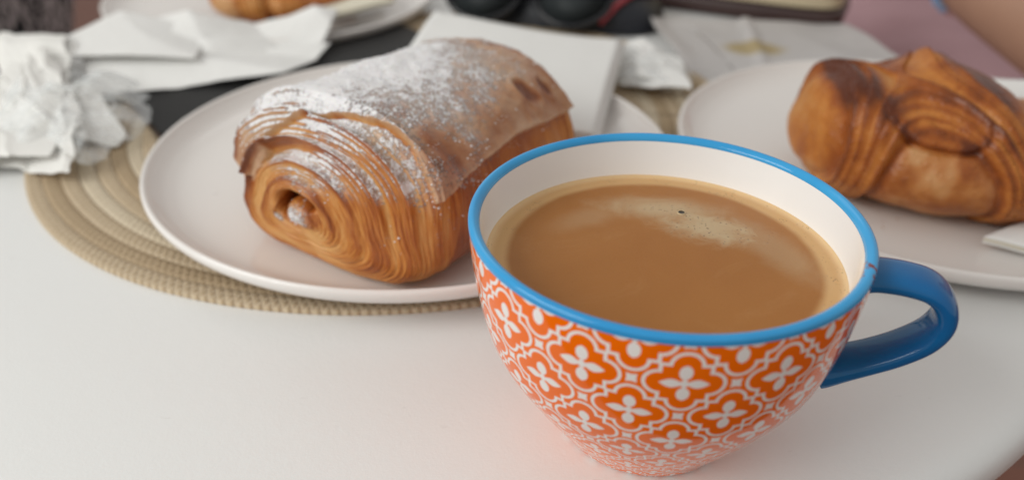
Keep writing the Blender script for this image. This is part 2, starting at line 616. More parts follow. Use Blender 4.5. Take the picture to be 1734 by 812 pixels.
# ------------------------------------------------------------------ placemat: sewn rings of braid
MX, MY, MR = -6.4, 44.55, 19.4
mt = empty("placemat", (MX, MY, 0), "round beige placemat of sewn straw rings under the left plate", "placemat")
straws = [mat_straw(0), mat_straw(1), mat_straw(2)]
nr = 25
wd = MR / nr
pattern = [0, 1, 0, 2, 0, 1, 2, 0, 0, 1, 2, 0, 1, 0, 2, 1, 0, 0, 1, 0, 2, 0, 1, 2, 0]
for k in range(nr):
    rc = MR - wd * (k + .5)
    n_ = max(40, int(rc * 14)); mm = 9
    th = np.linspace(0, 2 * np.pi, n_, endpoint=False)
    cs = np.linspace(0, 1, mm)
    rr = rc + (cs[None] - .5) * wd * 1.0 + 0.03 * np.sin(th * 5 + k)[:, None]
    zz = 0.19 + .06 * np.sin(np.pi * np.clip(cs, .0, 1)) ** .6
    zz = zz[None] + .02 * np.sin(th * (3 + k % 4) + k)[:, None] + .012 * np.sign(np.sin(th * rc * 17 / 2))[:, None] * np.sin(np.pi * cs)[None]
    V = np.stack([rr * np.cos(th)[:, None], rr * np.sin(th)[:, None], zz], -1)
    Vb = V[:, [0, -1]].copy(); Vb[..., 2] = .01
    A = np.concatenate([Vb[:, :1], V, Vb[:, 1:]], 1)
    uvs = np.stack([np.repeat((th * rc)[:, None], mm + 2, 1), np.repeat(np.concatenate([[0], cs, [1]])[None], n_, 0)], -1)
    Fc = gridfaces(n_, mm + 2)
    # close the ring
    m2 = mm + 2
    j = np.arange(m2 - 1)
    Fc = np.vstack([Fc, np.stack([(n_ - 1) * m2 + j, (n_ - 1) * m2 + j + 1, j + 1, j], -1)])
    mesh("braid_ring", A.reshape(-1, 3), Fc[:, ::-1], straws[pattern[k]], mt, uvs=uvs.reshape(-1, 2))

# ------------------------------------------------------------------ plates
plate_prof = [(0, .18), (5.6, .18), (5.8, 0.0), (6.4, 0.0), (6.75, .2), (9.3, .34), (11.2, .42), (12.0, .62), (12.36, .95), (12.46, 1.25), (12.38, 1.41), (12.22, 1.38), (12.0, 1.12), (11.4, .74), (10.2, .52), (6.5, .45), (0, .45)]


def plate(loc, label):
    pl = lathe("plate", plate_prof, PLATE, None, n=200, per=6)
    pl.location = Vector(loc) * CM
    return tag(pl, label, "plate", "white coupe plates")


P1 = (-4.76, 36.7, .34)
plate(P1, "white round plate on the straw placemat under the sugared pastry")
P2 = (20.98, 38.58, 0.0)
plate(P2, "white round plate under the plain croissant on the right")
P3 = (-19.0, 65.0, 0.0)
plate(P3, "white round plate at the back left under the third pastry")

# ------------------------------------------------------------------ cup
CX, CY, CH = 4.342, 20.231, 7.441
cup = empty("coffee_cup", (CX, CY, 0), "wide orange and white quatrefoil print cup with sky blue rim and blue handle", "cup")
zk = np.array([.0, .06, .15, .3, .48, .68, .86, 1.0]) * CH
rk = np.array([2.672, 2.946, 3.423, 4.156, 4.893, 5.296, 5.50, 5.56])
outer = smooth_profile(list(zip(rk, zk)), 10)
outer = outer[outer[:, 1] >= 0.0]
band_z = CH - .22
NCELL = 14
n_th = 224


def cup_uv(pr, th, z0):
    ds = np.hypot(np.diff(pr[:, 0]), np.diff(pr[:, 1]))
    rm = (pr[1:, 0] + pr[:-1, 0]) / 2
    v = np.concatenate([[0], np.cumsum(ds / rm)]) * NCELL / (2 * np.pi)
    v = v - np.interp(min(z0, pr[-1, 1]), pr[:, 1], v) - max(0, z0 - pr[-1, 1]) / pr[-1, 0] * NCELL / (2 * np.pi)
    u = th / (2 * np.pi) * NCELL
    return u, v


pb = outer[outer[:, 1] <= band_z]
pb = np.vstack([pb, [np.interp(band_z, outer[:, 1], outer[:, 0]), band_z]])
pb = np.vstack([[pb[0, 0] - .35, -0.0], [pb[0, 0] - .06, 0.02], [pb[0, 0], .08], pb[pb[:, 1] > .1]])
th = np.linspace(0, 2 * np.pi, n_th + 1)
u, v = cup_uv(pb, th, band_z + .05)
V = np.stack([np.outer(pb[:, 0], np.cos(th)), np.outer(pb[:, 0], np.sin(th)), np.repeat(pb[:, 1:2], n_th + 1, 1)], -1)
UVc = np.stack(np.broadcast_arrays(u[None, :] + 0.12, v[:, None]), -1)
mesh("bowl", V.reshape(-1, 3), gridfaces(len(pb), n_th + 1), PRINT, cup, uvs=UVc.reshape(-1, 2))
# inside wall + foot underside, white
WT = .34
inner = [(5.25, CH - .17), (5.19, CH - .7), (5.10, 6.1), (4.95, 5.2), (4.62, 3.8), (4.0, 2.5), (3.0, 1.3), (1.6, .75), (0, .65)]
lathe("inner_wall", inner, GLAZE, cup, n=n_th, per=8)
lathe("foot", [(pb[0, 0] + .0, 0.0), (pb[0, 0] - .2, .02), (pb[0, 0] - .35, .2), (0, .25)], GLAZE, cup, n=96, per=3)
rz = np.interp(band_z, outer[:, 1], outer[:, 0])
rimp = [(rz + .004, band_z - .01), (rz + .018, band_z + .015), (5.56, CH - .15), (5.57, CH - .10), (5.53, CH - .03), (5.43, CH + .005), (5.34, CH - .03), (5.275, CH - .09), (5.25, CH - .15), (5.24, CH - .19), (5.25, CH - .2)]
lathe("rim_band", rimp, RIMBLUE, cup, n=n_th, per=5)
# handle: strap swept in a radial plane
az = math.radians(-17)
hp = smooth_profile([(5.38, 6.60), (5.7, 6.64), (6.35, 6.66), (7.0, 6.55), (7.42, 6.2), (7.56, 5.65), (7.3, 5.02), (6.7, 4.42), (6.0, 3.92), (5.3, 3.5), (4.82, 3.25)], 10)
hs = np.linspace(0, 1, len(hp))
T = np.gradient(hp, axis=0); T /= np.linalg.norm(T, axis=1)[:, None]
N = np.stack([-T[:, 1], T[:, 0]], -1)
er = np.array([math.cos(az), math.sin(az), 0]); et = np.array([-math.sin(az), math.cos(az), 0]); ez = np.array([0, 0, 1.])
ns = 28
V = []
for i in range(len(hp)):
    flare = 1 + .35 * math.exp(-((hs[i]) / .07) ** 2) + .45 * math.exp(-((1 - hs[i]) / .12) ** 2)
    hw, ht = .70 * (1 + .25 * (flare - 1)), .30 * (1 + (flare - 1) * (.35 if hs[i] < .5 else 1))
    for t in np.linspace(0, 2 * np.pi, ns, endpoint=False):
        c, s = math.cos(t), math.sin(t)
        a = np.sign(c) * abs(c) ** .75 * hw; b = np.sign(s) * abs(s) ** .8 * ht
        b -= .05 * (1 - (a / hw) ** 2) * (1 if s < 0 else -1) * .0
        q = hp[i] + N[i] * b
        V.append(er * q[0] + ez * q[1] + et * a)
mesh("handle", V, gridfaces(len(hp), ns, True), HANDBLUE, cup)

# coffee (sits in the cup)
cz = 6.0
rr = np.concatenate([np.linspace(0.001, 4.9, 60), np.linspace(4.92, 5.13, 14)])
zz = np.where(rr > 4.95, (rr - 4.95) ** 2 * 3.0, 0)
th = np.linspace(0, 2 * np.pi, 160, endpoint=False)
V = np.stack([np.outer(rr, np.cos(th)), np.outer(rr, np.sin(th)), np.repeat(zz[:, None], 160, 1)], -1)
co = mesh("coffee", V.reshape(-1, 3), gridfaces(len(rr), 160, True), mat_coffee())
co.location = Vector((CX, CY, cz)) * CM
tag(co, "milky brown coffee with pale foam patch filling the orange cup", "coffee")
# the one larger open bubble
bb = empty("bubble", (CX + 1.0, CY + 2.6, cz), "dark open bubble in the pale foam patch of the coffee", "bubble")
DARKB = mat_simple("dark_wet_bubble", (.035, .025, .012), .15, 200, .2)
lathe("hollow", [(0, .012), (.085, .016), (.10, .03)], DARKB, bb, n=24, per=2)
FO = mat_simple("foam_lip", srgb(190, 165, 128), .4, 200, .1)
lathe("lip", [(.095, .006), (.105, .03), (.13, .026), (.15, .004)], FO, bb, n=24, per=2)


# ------------------------------------------------------------------ sugared pain au chocolat
def pain():
    NTt, NTH = 780, 600
    # meridian: arc from the near pole, over the shoulder, along, down to the far pole
    L = 6.5
    dome = 2.6
    al = np.linspace(0, np.pi / 2, 400)
    e = .78
    ax = -L + dome * (1 - np.cos(al) ** e)
    rh = np.sin(al) ** e
    q = np.array([ax, rh * 5.0]).T
    far = q[::-1].copy(); far[:, 0] *= -1
    mid = np.stack([np.linspace(q[-1, 0], far[0, 0], 300), np.full(300, 5.0)], -1)[1:-1]
    full = np.vstack([q, mid, far])
    s = np.concatenate([[0], np.cumsum(np.hypot(*np.diff(full, axis=0).T))])
    tot = s[-1]
    # finer sampling over the visible near end
    tt = np.linspace(0, 1, NTt)
    S = tot * (tt ** 1.25)
    AX = np.interp(S, s, full[:, 0]); RH = np.clip(np.interp(S, s, full[:, 1]) / 5.0, 0, 1)
    th = np.linspace(-np.pi / 2, 1.5 * np.pi, NTH + 1)[:, None] * np.ones(NTt)
    th = th.T
    Sg = S[:, None] * np.ones(NTH + 1)
    c, sn = np.cos(th), np.sin(th)
    # superelliptic section, flatter underneath
    ex = np.where(sn > 0, 2.25, 3.2)
    k = (np.abs(c) ** ex + np.abs(sn) ** ex) ** (-1 / ex)
    halfw = 4.85 + .22 * np.cos(AX / 3.6)[:, None]
    hu = 4.15 - .012 * (AX[:, None] + 1.0) ** 2 * 1.2
    hd = 2.35
    H = np.where(sn > 0, hu, hd)
    low = sst(-sn, -.25, .6)
    RR = RH[:, None] ** (1 - .55 * low * sst(RH, .3, .85)[:, None])
    p = RR * c * k * halfw
    z = RR * sn * k * H
    # pole shifted off centre, lower right of the end face
    off = np.exp(-(Sg / 3.2) ** 2)
    near = (AX < 0)[:, None]
    p = p + np.where(near, -.55 * off, 0)
    z = z + np.where(near, .15 * off, 0) + 2.35
    A = AX[:, None] * np.ones(NTH + 1)
    P = np.stack([A, p, z], -1)
    # normals of the base form
    dS = np.gradient(P, axis=0); dT = np.gradient(P, axis=1)
    Nn = np.cross(dT, dS); Nn /= np.linalg.norm(Nn, axis=-1)[..., None] + 1e-9
    cen = np.array([0, 0, 2.35])
    flip = np.sign(((P - cen) * Nn).sum(-1)); Nn *= flip[..., None]
    # laminated spiral
    warp = .34 * snoise(np.stack([np.cos(th) * 1.0, np.sin(th) * 1.0, Sg * .35], -1), 1.3, 3, 5)
    pitch = .98
    ph = (Sg + warp * 1.0) / pitch - th / (2 * np.pi) * 1.0
    fr = ph - np.floor(ph)
    lam_fade = 1 - sst(Sg, 5.9 + .25 * np.sin(th * 3), 6.7 + .25 * np.sin(th * 3))
    lam_far = sst(Sg, tot - 7.2, tot - 5.2)
    lam = np.maximum(lam_fade, lam_far * .8)
    inner_f = sst(Sg, .5, 2.2)
    step = np.where(fr < .82, fr / .82, 1 - (fr - .82) / .18)       # each sheet rises outward, then its cut edge drops
    step = step ** 1.3
    am = (.08 + .19 * sst(Sg, 2.3, 4.6)) * (.45 + .55 * np.cos(th - 2.1)) * inner_f + .03
    d = lam * am * (step - .5) * 1.6
    fine = np.sin(2 * np.pi * ph * 5 + 1.5 * np.sin(th * 2)) * .022 + np.sin(2 * np.pi * ph * 9 + th * 3) * .010
    d += lam * fine * (.6 + .4 * snoise(P, 1.2, 2, 9))
    fl_ = snoise(np.stack([(Sg + .4 * warp) * 9, 1.6 * np.cos(th), 1.6 * np.sin(th)], -1), 1.1, 3, 13, .6)
    d += lam * .042 * fl_ * sst(Sg, .3, 1.2)
    # the big overlapping sheet on the upper left: a bold step with a shadowed edge
    side = np.exp(-((np.angle(np.exp(1j * (th - 2.45)))) / 1.05) ** 2)
    ustep = 4.1 + .25 * np.sin(th * 2 + .5)
    d += .30 * side * (sst(Sg, ustep - .16, ustep + .16)) * (1 - sst(Sg, ustep + 1.2, ustep + 4.5)) * near
    d -= .34 * side * np.exp(-((Sg - ustep + .38) / .34) ** 2) * near
    # second broad step
    side2 = np.exp(-((np.angle(np.exp(1j * (th - 1.75)))) / 1.0) ** 2)
    d += .07 * side2 * sst(Sg, 5.6, 5.8) * (1 - sst(Sg, 6.3, 8.5)) * near
    # curled opening round the core
    ang = np.angle(np.exp(1j * (th - 2.15)))
    rho_c = .95 + .12 * np.cos(ang)
    hole = np.exp(-((Sg - rho_c) / .20) ** 2) * sst(np.cos(ang), -.05, .75) * near
    d -= 1.7 * hole
    d += .32 * np.exp(-(Sg / .55) ** 2) * near
    d += .16 * np.exp(-((Sg - 1.55) / .35) ** 2) * sst(np.cos(ang), -.3, .6) * near
    # general lumpiness
    d += .10 * snoise(P, .55, 3, 21) + .03 * snoise(P, 2.2, 3, 22)
    # top sheet: in (A, angle) space, with a pointed corner hanging on the front right side
    P2 = P + Nn * d[..., None]
    # distance of a vertex inside the sheet edges; angle measured from front-right (theta 0) upward
    thd = np.degrees(th)
    jag = .22 * snoise(np.stack([A, thd / 12.], -1), 1.3, 4, 33)
    lower = 29 + 2.0 * np.sin(A * .9 + 1) - 8 * np.exp(-((A + 4.7) / 1.0) ** 2)          # degrees: lower edge climbs toward the far end
    e1 = (thd - lower) / 11.0 + jag * .5                  # cm-ish above lower edge
    a1 = -4.95 - (thd - 17) * .005 + .55 * np.sin(np.clip(thd - 17, 0, 200) / 28.)
    e2 = (A - a1) + jag * .35
    e3 = (168 - thd) / 11.
    e4 = (5.6 - A) + jag
    ins = np.minimum(np.minimum(e1, e2), np.minimum(e3, e4))
    skin = sst(ins, -.03, .05)
    d2 = .20 * skin + .06 * skin * np.exp(-(ins / .25) ** 2)
    # blisters on the sheet
    bl = snoise(P2, 1.9, 3, 41)
    d2 += skin * (.07 * np.clip(bl, 0, 1) + .02 * snoise(P2, 6, 2, 43))
    pits = [((2.4, 3.55), .60, .10), ((3.9, 3.6), .42, .09)]
    pm = 0
    for (pa, pp), rad, dep in pits:
        dd = np.hypot(A - pa, (P2[..., 1] - pp) * 1.0)
        dd = dd + .1 * snoise(P2, 3, 2, 47)
        g = (1 - sst(dd, rad * .55, rad)) * (P2[..., 2] > 3)
        d2 -= dep * g * skin
        pm = np.maximum(pm, g)
        d2 += .06 * np.exp(-((dd - rad) / .12) ** 2) * skin * (P2[..., 2] > 3)
    P3_ = P2 + Nn * d2[..., None]
    P3_[..., 2] = np.maximum(P3_[..., 2], .0 + .02 * rng.random(P3_[..., 2].shape) * 0)
    # -------- surface attributes
    crust = np.clip(.24 + .22 * fl_ * lam + .62 * lam * (step - .42) * inner_f * (.6 + .4 * np.cos(th - 2.1)) + .18 * snoise(P, .8, 3, 51), 0, 1)
    smoothcrust = (1 - lam) * (1 - skin)
    crust = np.where(smoothcrust > .3, .50 + .12 * snoise(P, 1.5, 2, 52), crust)
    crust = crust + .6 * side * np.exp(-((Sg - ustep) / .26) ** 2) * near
    crust = crust - .10 * sst(-thd, 25, 60) * (1 - skin)          # paler underside
    crust = crust - .35 * skin * np.exp(-((ins - .06) / .09) ** 2)  # edge highlight along the top sheet, painted in as paler crust
    crust = crust + skin * pm * .55 + hole * .9  # shade inside the curled opening is painted in as dark crust
    # powder sifted from above onto what faces up, thickest over the top left
    dS = np.gradient(P3_, axis=0); dT = np.gradient(P3_, axis=1)
    N3 = np.cross(dT, dS); N3 /= np.linalg.norm(N3, axis=-1)[..., None] + 1e-9
    N3 *= np.sign((N3 * Nn).sum(-1))[..., None]
    upz = N3[..., 2]
    zz = P3_[..., 2]
    tl = np.exp(-(((A + .6) / 4.6) ** 2 + ((P3_[..., 1] + 2.6) / 3.4) ** 2) * .6)
    pw = sst(upz, .02, .75) * (.44 + .80 * tl)
    shelf = lam * sst(upz, -.02, .42) * sst(zz, 2.9, 4.4) * (.62 + .5 * tl)
    pw = np.maximum(pw * sst(zz, 2.6, 4.6), shelf)
    pw *= 1 - .28 * skin * sst(A, -1.0, 4.0)
    pw *= 1 - .85 * skin * (1 - sst(thd + 3 * snoise(P, .9, 2, 62), 30, 58))
    pw *= 1 - .8 * pm
    sprinkle = sst(snoise(P, .9, 2, 61), -.1, .8) * sst(zz, 1.2, 3.0) * .44 * (1 - sst(A, -2.5, 0))
    pw = np.maximum(pw, sprinkle)
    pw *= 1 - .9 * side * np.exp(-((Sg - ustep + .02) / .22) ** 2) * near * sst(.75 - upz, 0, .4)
    nubp = np.exp(-(Sg / .75) ** 2) * .95 * near + .8 * np.exp(-((Sg - 1.5) / .3) ** 2) * np.exp(-((np.angle(np.exp(1j * (th - 3.7)))) / .35) ** 2) * near
    pw = np.maximum(pw, nubp)
    pw = np.clip(pw + .12 * snoise(P, 1.6, 3, 63) * (pw > .05), 0, 1.0)
    bub = np.clip(smoothcrust + .5 * skin, 0, 1)
    uv = np.stack([ph, th * (1.0 + 0 * Sg)], -1)
    nv = NTt * (NTH + 1)
    # into plate space: local axis -> world
    es = np.array([.54, .8417]); ep = np.array([.8417, -.54])
    X = P3_[..., 0] * es[0] + P3_[..., 1] * ep[0]
    Y = P3_[..., 0] * es[1] + P3_[..., 1] * ep[1]
    Z = P3_[..., 2]
    V = np.stack([X, Y, Z], -1).reshape(nv, 3)
    o = mesh("sugared_pastry", V, gridfaces(NTt, NTH + 1), mat_pastry(True), None, uvs=uv.reshape(-1, 2),
             attrs={'crust': np.clip(crust, 0, 1), 'powder': pw, 'skin': skin, 'bubble': bub})
    # loose clumps of sugar lying on the crust, and thin lifted flakes on the layered end
    r_ = np.random.default_rng(88)
    Nw = np.stack([N3[..., 0] * es[0] + N3[..., 1] * ep[0], N3[..., 0] * es[1] + N3[..., 1] * ep[1], N3[..., 2]], -1).reshape(nv, 3)
    area_ = (np.linalg.norm(dS, axis=-1) * np.linalg.norm(dT, axis=-1)).ravel()
    cl_ = sst(snoise(P, 3.2, 3, 66), .05, .7).ravel()
    wgt = area_ * np.clip(pw.ravel(), 0, 1) ** 1.5 * (Nw[:, 2] > .05) * (.04 + cl_)
    idx = r_.choice(nv, 2600, p=wgt / wgt.sum())
    ico = np.array([(0, 0, 1), (.89, 0, .45), (.28, .85, .45), (-.72, .53, .45), (-.72, -.53, .45), (.28, -.85, .45),
                    (.72, .53, -.45), (-.28, .85, -.45), (-.89, 0, -.45), (-.28, -.85, -.45), (.72, -.53, -.45), (0, 0, -1)])
    icf = np.array([(0, 1, 2), (0, 2, 3), (0, 3, 4), (0, 4, 5), (0, 5, 1), (1, 6, 2), (2, 7, 3), (3, 8, 4), (4, 9, 5), (5, 10, 1),
                    (6, 7, 2), (7, 8, 3), (8, 9, 4), (9, 10, 5), (10, 6, 1), (11, 7, 6), (11, 8, 7), (11, 9, 8), (11, 10, 9), (11, 6, 10)])
    sz = .016 + .026 * r_.random(len(idx)) ** 3
    jit = 1 + .35 * r_.normal(size=(len(idx), 12, 1))
    G = V[idx][:, None] + Nw[idx][:, None] * (sz * .3)[:, None, None] + ico[None] * sz[:, None, None] * jit * np.array([1.2, 1.2, .8])
    Fg = (icf[None] + (np.arange(len(idx)) * 12)[:, None, None]).reshape(-1, 3)
    g = mesh("sugar_grains", G.reshape(-1, 3), Fg, mat_simple("icing_sugar", (.86, .86, .87), .9, 300, .03, .2, .2), o)
    g['kind'] = 'stuff'
    return o


pa = pain()
pa.location = Vector((-3.95, 32.15, P1[2] + .44)) * CM
tag(pa, "golden pain au chocolat dusted with icing sugar on the left plate", "pastry")


# ------------------------------------------------------------------ plain croissants
def croissant(a_len, depth, height, seed, arch=True, n1=420, n2=420):
    """oval roll along local X, front facing local -Y; arching bands of layers round a curled end"""
    u_ = np.linspace(0, np.pi, n1)[:, None] * np.ones(n2)     # along X
    w_ = np.linspace(0, 2 * np.pi, n2)[None] * np.ones((n1, 1))
    e = .62
    X = -np.cos(u_) * a_len
    rs = np.sin(u_) ** e
    cy, sz = np.cos(w_), np.sin(w_)
    Y = rs * cy * depth
    up = height * .62
    Z = rs * sz * np.where(sz > 0, up, height - up)
    Z = np.where(Z > 0, Z * (1 - .74 * sst(X, -3.4, 2.6)), Z)
    Y = Y + np.where(X < -4, .05, .012) * (X + 4) ** 2
    P = np.stack([X, Y, Z], -1)
    Nn = P / np.array([a_len ** 2, depth ** 2, up ** 2]); Nn /= np.linalg.norm(Nn, axis=-1)[..., None] + 1e-9
    zc = Z
    warp = .07 * snoise(P, .6, 2, seed)
    cx0 = -5.6
    front = sst(-Y, -1.5, 1.2)
    D = np.sqrt(((X - cx0) / np.where(X < cx0, .80, 1.15)) ** 2 + ((Z - (-1.1)) / 1.42) ** 2) + warp
    band = sst(D, 2.35, 2.6) * (1 - sst(D, 3.9, 4.2))
    ph = D / .30
    fr = ph - np.floor(ph)
    rid = fr ** 1.4
    d = band * (.15 * (rid - .4) + .26) * 1.0
    d += -.12 * np.exp(-((D - 2.35) / .2) ** 2) - .16 * np.exp(-((D - 4.2) / .3) ** 2)
    # curled oval end in the middle
    ox, oz = -5.3, 2.5
    D2 = np.sqrt(((X - ox) / 1.6) ** 2 + ((Z - oz) / .85) ** 2) + .08 * snoise(P, 1.5, 2, seed + 2)
    curl = (1 - sst(D2, .95, 1.05)) * front
    d = np.where(curl > .01, d * (1 - curl) + curl * (.16 + .03 * np.sin(D2 * 13 + 1 * np.arctan2(Z - oz, X - ox))), d)
    d += -.15 * np.exp(-((D2 - 1.10) / .10) ** 2) * front * sst(oz - Z, -.9, .3)
    # outer lobes with their own rings
    lob = sst(D, 4.2, 4.6)
    ph3 = (X + .5 * Z + warp * 1.2) / .42
    tail = sst(X, -.6, .4) * (.5 + .5 * sst(6.5 - X, 0, 3))
    pt = (X + .35 * Z + .25 * np.sin(w_) + warp * 2) / .62
    d += lob * -.04 + tail * (.09 * (pt - np.floor(pt)) + .10 * np.floor((6 - X) / 2.1).clip(0, 3) - .12)
    stri = snoise(np.stack([D * 13, X * .35, Z * .35], -1), 1.0, 3, seed + 12, .7)
    d += .05 * stri * band
    d += -.18 * np.exp(-((X + 6.0) / .8) ** 2) * sst(Z, 2.0, 3.2)
    d += .75 * np.exp(-(((X + 8.0) / 1.3) ** 2 + ((Z - 2.8) / 1.3) ** 2))
    d += .42 * np.exp(-(((X + 4.1) / .45) ** 2 + ((Z - up) / 1.3) ** 2 + ((Y - 1.2) / 1.6) ** 2))
    d += -.2 * np.exp(-((X + .6) / .35) ** 2)
    d += .035 * crease(P, 2.2, 2, seed + 31) + .16 * snoise(P, .5, 3, seed + 3) + .05 * snoise(P, 1.8, 3, seed + 4)
    P2 = P + Nn * d[..., None]
    P2[..., 2] = np.maximum(P2[..., 2], -(height - up) * .86)
    z0 = P2[..., 2].min()
    P2[..., 2] -= z0
    patch = (1 - sst(D, 2.2, 2.4)) * (1 - curl)
    crust = .46 + band * (.20 * (rid - .4) + .22 * stri - .02) + .12 * snoise(P, 2.4, 3, seed + 41) + .22 * snoise(P, .7, 3, seed + 5)
    crust = crust - .38 * patch * sst(snoise(P, .8, 4, seed + 6, .65), -.35, .35)
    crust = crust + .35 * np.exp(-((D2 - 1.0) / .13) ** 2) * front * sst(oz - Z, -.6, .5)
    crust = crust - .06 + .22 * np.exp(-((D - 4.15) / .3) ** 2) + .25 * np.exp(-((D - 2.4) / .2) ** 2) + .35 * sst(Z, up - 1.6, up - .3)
    crust = crust + .65 * np.exp(-(((X + 7.7) / .9) ** 2 + ((Z - 2.8) / .6) ** 2))
    crust = crust - .25 * lob * sst(snoise(P, .6, 3, seed + 8), -.2, .6)
    crust = crust + tail * (.35 * (pt - np.floor(pt)) - .1)
    skin = np.clip(patch * .38 + .2 * lob * sst(snoise(P, .6, 3, seed + 8), 0, .5), 0, 1)
    uv = np.stack([D * 2.0, w_ * .6 + u_], -1)
    return P2.reshape(-1, 3), gridfaces(n1, n2), uv.reshape(-1, 2), dict(crust=np.clip(crust, 0, 1), skin=skin, powder=0 * skin, bubble=.8 + 0 * skin)


DOUGH = mat_pastry(False)
V, Fc, uv, at = croissant(9.6, 5.1, 6.5, 101)
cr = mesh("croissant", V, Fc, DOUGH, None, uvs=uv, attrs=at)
cr.location = Vector((23.1, 35.5, P2[2] + .44)) * CM
cr.rotation_euler = (0, 0, math.radians(2))
tag(cr, "plain brown croissant with arching layers on the right plate", "croissant")
V, Fc, uv, at = croissant(5.4, 4.2, 4.6, 207, n1=200, n2=200)
cr2 = mesh("croissant", V, Fc, DOUGH, None, uvs=uv, attrs=at)
cr2.location = Vector((-17.4, 62.5, P3[2] + .44)) * CM
cr2.rotation_euler = (0, 0, math.radians(8))
tag(cr2, "orange brown croissant on the back left plate at the top edge", "croissant")


# ------------------------------------------------------------------ sheets of paper
def coons(c00, c10, c11, c01, nu, nv):
    u = np.linspace(0, 1, nu)[:, None, None]; v = np.linspace(0, 1, nv)[None, :, None]
    a, b, c, d = map(lambda q: np.array(q, float), (c00, c10, c11, c01))
    return (a * (1 - u) + b * u) * (1 - v) + (d * (1 - u) + c * u) * v, u[..., 0], v[..., 0]


def sheet(name, P, mat, parent=None, thick=.03):
    n, m = P.shape[:2]
    dU = np.gradient(P, axis=0); dV = np.gradient(P, axis=1)
    Nn = np.cross(dU, dV); Nn /= np.linalg.norm(Nn, axis=-1)[..., None] + 1e-9
    top = (P + Nn * thick / 2).reshape(-1, 3); bot = (P - Nn * thick / 2).reshape(-1, 3)
    Fc = gridfaces(n, m)
    k = n * m
    edge = []
    ring = [i * m for i in range(n)] + [(n - 1) * m + j for j in range(1, m)] + [i * m + m - 1 for i in range(n - 2, -1, -1)] + [j for j in range(m - 2, 0, -1)]
    for a, b in zip(ring, ring[1:] + ring[:1]):
        edge.append([a, b, b + k, a + k])
    Fa = Fc.tolist() + (Fc[:, ::-1] + k).tolist() + edge
    return mesh(name, np.vstack([top, bot]), Fa, mat, parent)


# folded napkin behind the sugared pastry: four layers lying over the plate's far side
nk = empty("folded_napkin", (1.0, 46, 1.8), "large folded white paper napkin behind the sugared pastry on its plate", "napkin", "paper napkins")
base = np.array([1.0, 46, 1.8])
for k in range(5):
    dx = .05 * k
    z_ = 2.9 - k * .11
    P, u, v = coons((-5.2 + dx * .5, 53.6 - dx, z_), (6.6 + dx * 1.6, 50.6 - dx * .4, z_ - .2), (3.9 + dx * 1.3, 37.2 - dx, z_ - .72), (-7.5, 40.5, z_ - .5), 40, 34)
    P[..., 2] += .22 * np.sin(u * 3.1 + .5) * (1 - v) * (1 - .1 * k) - .5 * (u - .45) * (1 - u) * (1 - v) * 1.5 + .035 * snoise(P, .7, 3, 70)
    P[..., 2] += .05 * np.sin(v * 9 + u * 4 + k)
    P[..., 1] -= .9 * np.sin(np.pi * u) * (1 - v)
    sheet("paper_layer", P - base, PAPER, nk, .07)

# crumpled wrapped tissue at the left
def tri(x):
    return np.abs((x % 2) - 1)


def crumple(n, m, c, ax, ay, zr, seed, amp=.8, scale=1.1, outline=.2, lift=.4):
    """a crushed sheet lying as a heap; returns a grid of points"""
    u = np.linspace(-1, 1, n)[:, None] * np.ones(m); v = np.linspace(-1, 1, m)[None] * np.ones((n, 1))
    # square to rounded blob
    ra = np.maximum(np.abs(u), np.abs(v)); an = np.arctan2(v, u)
    rad = ra * (1 + outline * snoise(np.stack([np.cos(an), np.sin(an)], -1), 2.2, 3, seed))
    X = rad * np.cos(an); Y = rad * np.sin(an)
    Q = np.stack([X * np.linalg.norm(ax), Y * np.linalg.norm(ay)], -1)
    h = crease(Q, scale, 3, seed + 1, .55) * amp
    body = (1 - ra ** 2.2)
    Z = lift * body * zr + h * (.25 + .75 * body) * zr * .5
    sh = snoise(Q, scale * .8, 2, seed + 5) * .35
    A = np.array(ax, float); B = np.array(ay, float)
    P = np.array(c, float) + X[..., None] * A[None, None] + Y[..., None] * B[None, None]
    P[..., 0] += sh; P[..., 1] += snoise(Q, scale * .8, 2, seed + 6) * .35
    P[..., 2] = np.maximum(P[..., 2] + Z, .05 + .03 * ra)
    return P


